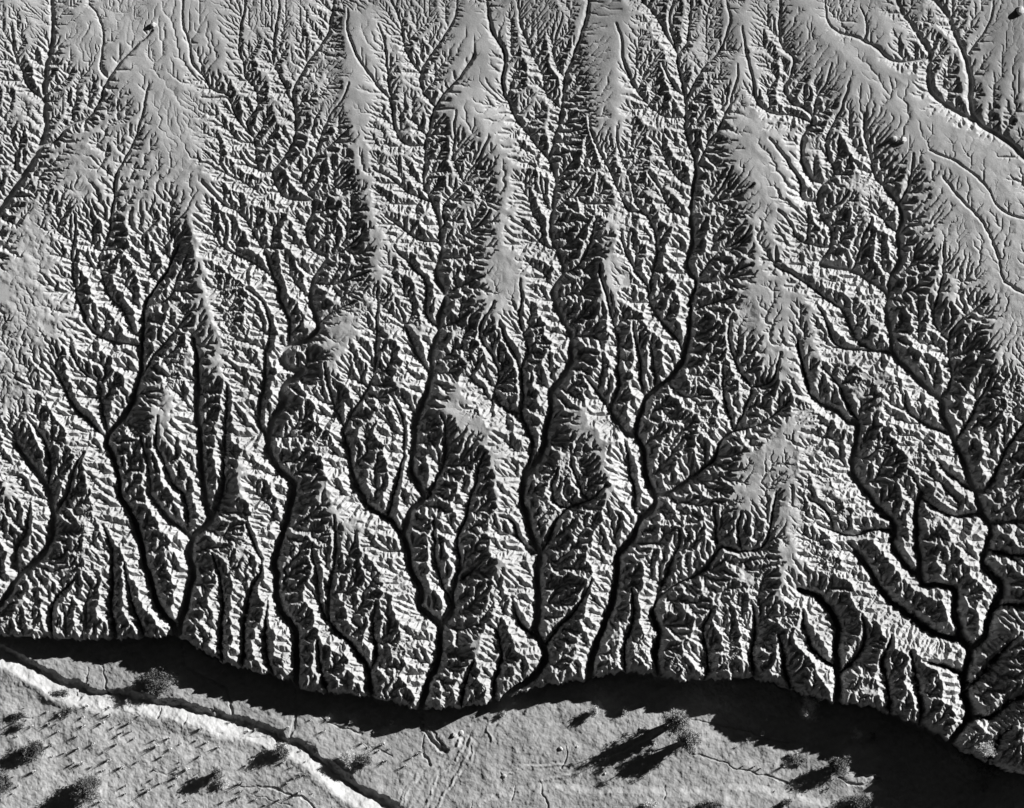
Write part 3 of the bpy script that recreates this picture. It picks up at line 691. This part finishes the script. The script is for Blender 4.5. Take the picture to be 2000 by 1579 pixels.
# little tufts with pin-like shadows
def tuft_mesh(seed, pale=True):
    r = random.Random(seed); V, F = [], []
    for i in range(46):
        a = r.uniform(0, 6.283); q = r.uniform(0, .2); b = Vector((math.cos(a) * q, math.sin(a) * q, -.03)); l = r.uniform(.25, .6)
        e = b + Vector((math.cos(a) * l * r.uniform(.1, .75), math.sin(a) * l * r.uniform(.1, .75), l * r.uniform(.6, 1.1)))
        s = Vector((-math.sin(a), math.cos(a), 0)) * .035; k = len(V)
        V += [tuple(b - s), tuple(b + s), tuple(e + s * .35), tuple(e - s * .35)]; F.append((k, k + 1, k + 2, k + 3))
    n = 9; k = len(V); V.append((0, 0, .14))
    for i in range(n): V.append((math.cos(6.283 * i / n) * .38 * r.uniform(.8, 1.2), math.sin(6.283 * i / n) * .38 * r.uniform(.8, 1.2), -.06))
    for i in range(n): F.append((k, k + 1 + i, k + 1 + (i + 1) % n))
    return V, F
TM = []
for s in range(4):
    V, F = tuft_mesh(s); me = D.meshes.new('dry_tuft'); me.from_pydata(V, [], F); me.materials.append(STRAW); TM.append(me)
T1 = [(250,680),(360,710),(450,710),(590,660),(700,620),(765,705),(665,745),(720,790),(455,760),(640,820),(740,830),(510,860),(420,890),(350,910),(570,905),(820,885),(930,830),(870,870),(940,890),(1000,860),(1090,840),(1150,850),(1110,930),(760,960),(1000,960),(1040,1000),(670,990),(500,990),(180,1015),(560,1010),(840,1060),(890,1080),(690,1095),(800,1110),(825,1120),(690,1140),(1040,1180),(730,1215),(1240,1075),(1200,1020),(1370,980),(1420,980),(1440,1120),(1670,1130),(1640,1050),(1700,1030),(1780,1000),(1670,900),(1700,960),(130,730),(110,770),(260,750),(310,790),(380,660),(120,660),(720,740),(560,740),(600,700),(440,970),(400,970),(270,870),(280,930),(1210,880),(470,650),(540,690),(330,700),(160,760),(620,770),(1580,960),(1630,990),(1600,1080),(1560,1170),(1480,1200),(1340,1080),(1300,1170),(970,1020),(900,930),(860,1000),(960,1090),(1090,1050)]
T2 = [(510,1000),(580,940),(620,915),(545,985),(640,900),(430,960),(110,720),(240,740),(470,745),(640,740),(770,745),(370,795),(90,790),(300,860),(340,880),(395,900),(420,860),(455,890)]
T3 = [(140,680),(840,860),(905,800),(930,830),(640,860),(690,865),(720,875),(600,770),(660,735),(790,985),(880,975),(980,940),(730,700)]
tg = []
for lst, ox, oy, sc in ((T1, 0, 1150, .35), (T2, 600, 1150, .35), (T3, 1200, 1150, .4)):
    for u, v in lst:
        tg.append((ox + u * sc, oy + v * sc, 'sc' if lst is T1 else 'r'))
rt_ = random.Random(5)
for i in range(34): tg.append((rt_.uniform(20, 620), rt_.uniform(1400, 1570), 'sc'))
for i, (x, y, w) in enumerate(tg):
    if y > 1600: continue
    if w == 'sc':
        lb, gp = 'small pale dry tuft with a short pointed shadow, on the terrace below the stream channel', 'dry tufts on the river terrace'
    else:
        lb, gp = 'small pale dry tuft on the sand between the stream channel and the bank', 'dry tufts on the wash sand'
    o = D.objects.new('dry_tuft', TM[i % 4]); C.collection.objects.link(o); o.location = (wx(x), wy(y), ground_z(x, y))
    s = rt_.choice([.7, .9, 1., 1.2, 1.5]); o.scale = (s * .85, s * .85, s * rt_.uniform(1.2, 2.6)); o.rotation_euler = (0, 0, rt_.uniform(0, 6.28)); o['label'] = lb; o['category'] = 'grass tuft'; o['group'] = gp
def boulder(x, y, r, label, seed, flat=.7):
    q = random.Random(seed); bm = bmesh.new(); bmesh.ops.create_icosphere(bm, subdivisions=2, radius=r)
    for f in range(7):   # knock flat facets off a lump
        n = Vector((q.gauss(0, 1), q.gauss(0, 1), q.gauss(0, 1))).normalized(); d = r * q.uniform(.62, .85)
        for v in bm.verts:
            e = v.co.dot(n) - d
            if e > 0: v.co -= n * e
    for v in bm.verts: v.co.z *= flat; v.co += Vector((q.gauss(0, .03), q.gauss(0, .03), q.gauss(0, .03))) * r
    bmesh.ops.bevel(bm, geom=list(bm.edges), offset=r * .03, segments=1, affect='EDGES')
    me = D.meshes.new('boulder'); bm.to_mesh(me); bm.free(); me.materials.append(STONE)
    o = D.objects.new('boulder', me); C.collection.objects.link(o); o.location = (wx(x), wy(y), ground_z(x, y) + r * .25); o['label'] = label; o['category'] = 'rock'; o['group'] = 'loose boulders'
for i, (x, y, r, lb) in enumerate([
    (849, 1267, .33, 'small bright boulder lying in the dark floor of the central canyon'),
    (985, 1514, .55, 'pale boulder on the open sand right of the braided fan'),
    (1096, 1461, .5, 'pale boulder beside the short crack in the middle of the wash'),
    (1128, 1457, .28, 'small stone right of the boulder beside the short crack'),
    (1182, 1510, .3, 'small stone on the sand above the low southern scarp'),
    (1252, 1422, .3, 'small stone left of the tallest bush'),
    (886, 1434, .55, 'boulder at the head of the braided fan, left one of two'),
    (900, 1430, .6, 'boulder at the head of the braided fan, right one of two'),
    (1990, 28, 1.0, 'large pale rock at the top right corner of the plateau'),
    (1745, 276, .6, 'dark knob of rock on the right plateau, left one of two'),
    (1763, 279, .7, 'dark knob of rock on the right plateau, right one of two'),
    (1500, 1404, .3, 'small stone in the bank shadow right of the tallest bush'),
    (300, 52, .7, 'dark rock at the head of the thin upper left channel')]):
    boulder(x, y, r, lb, 50 + i)
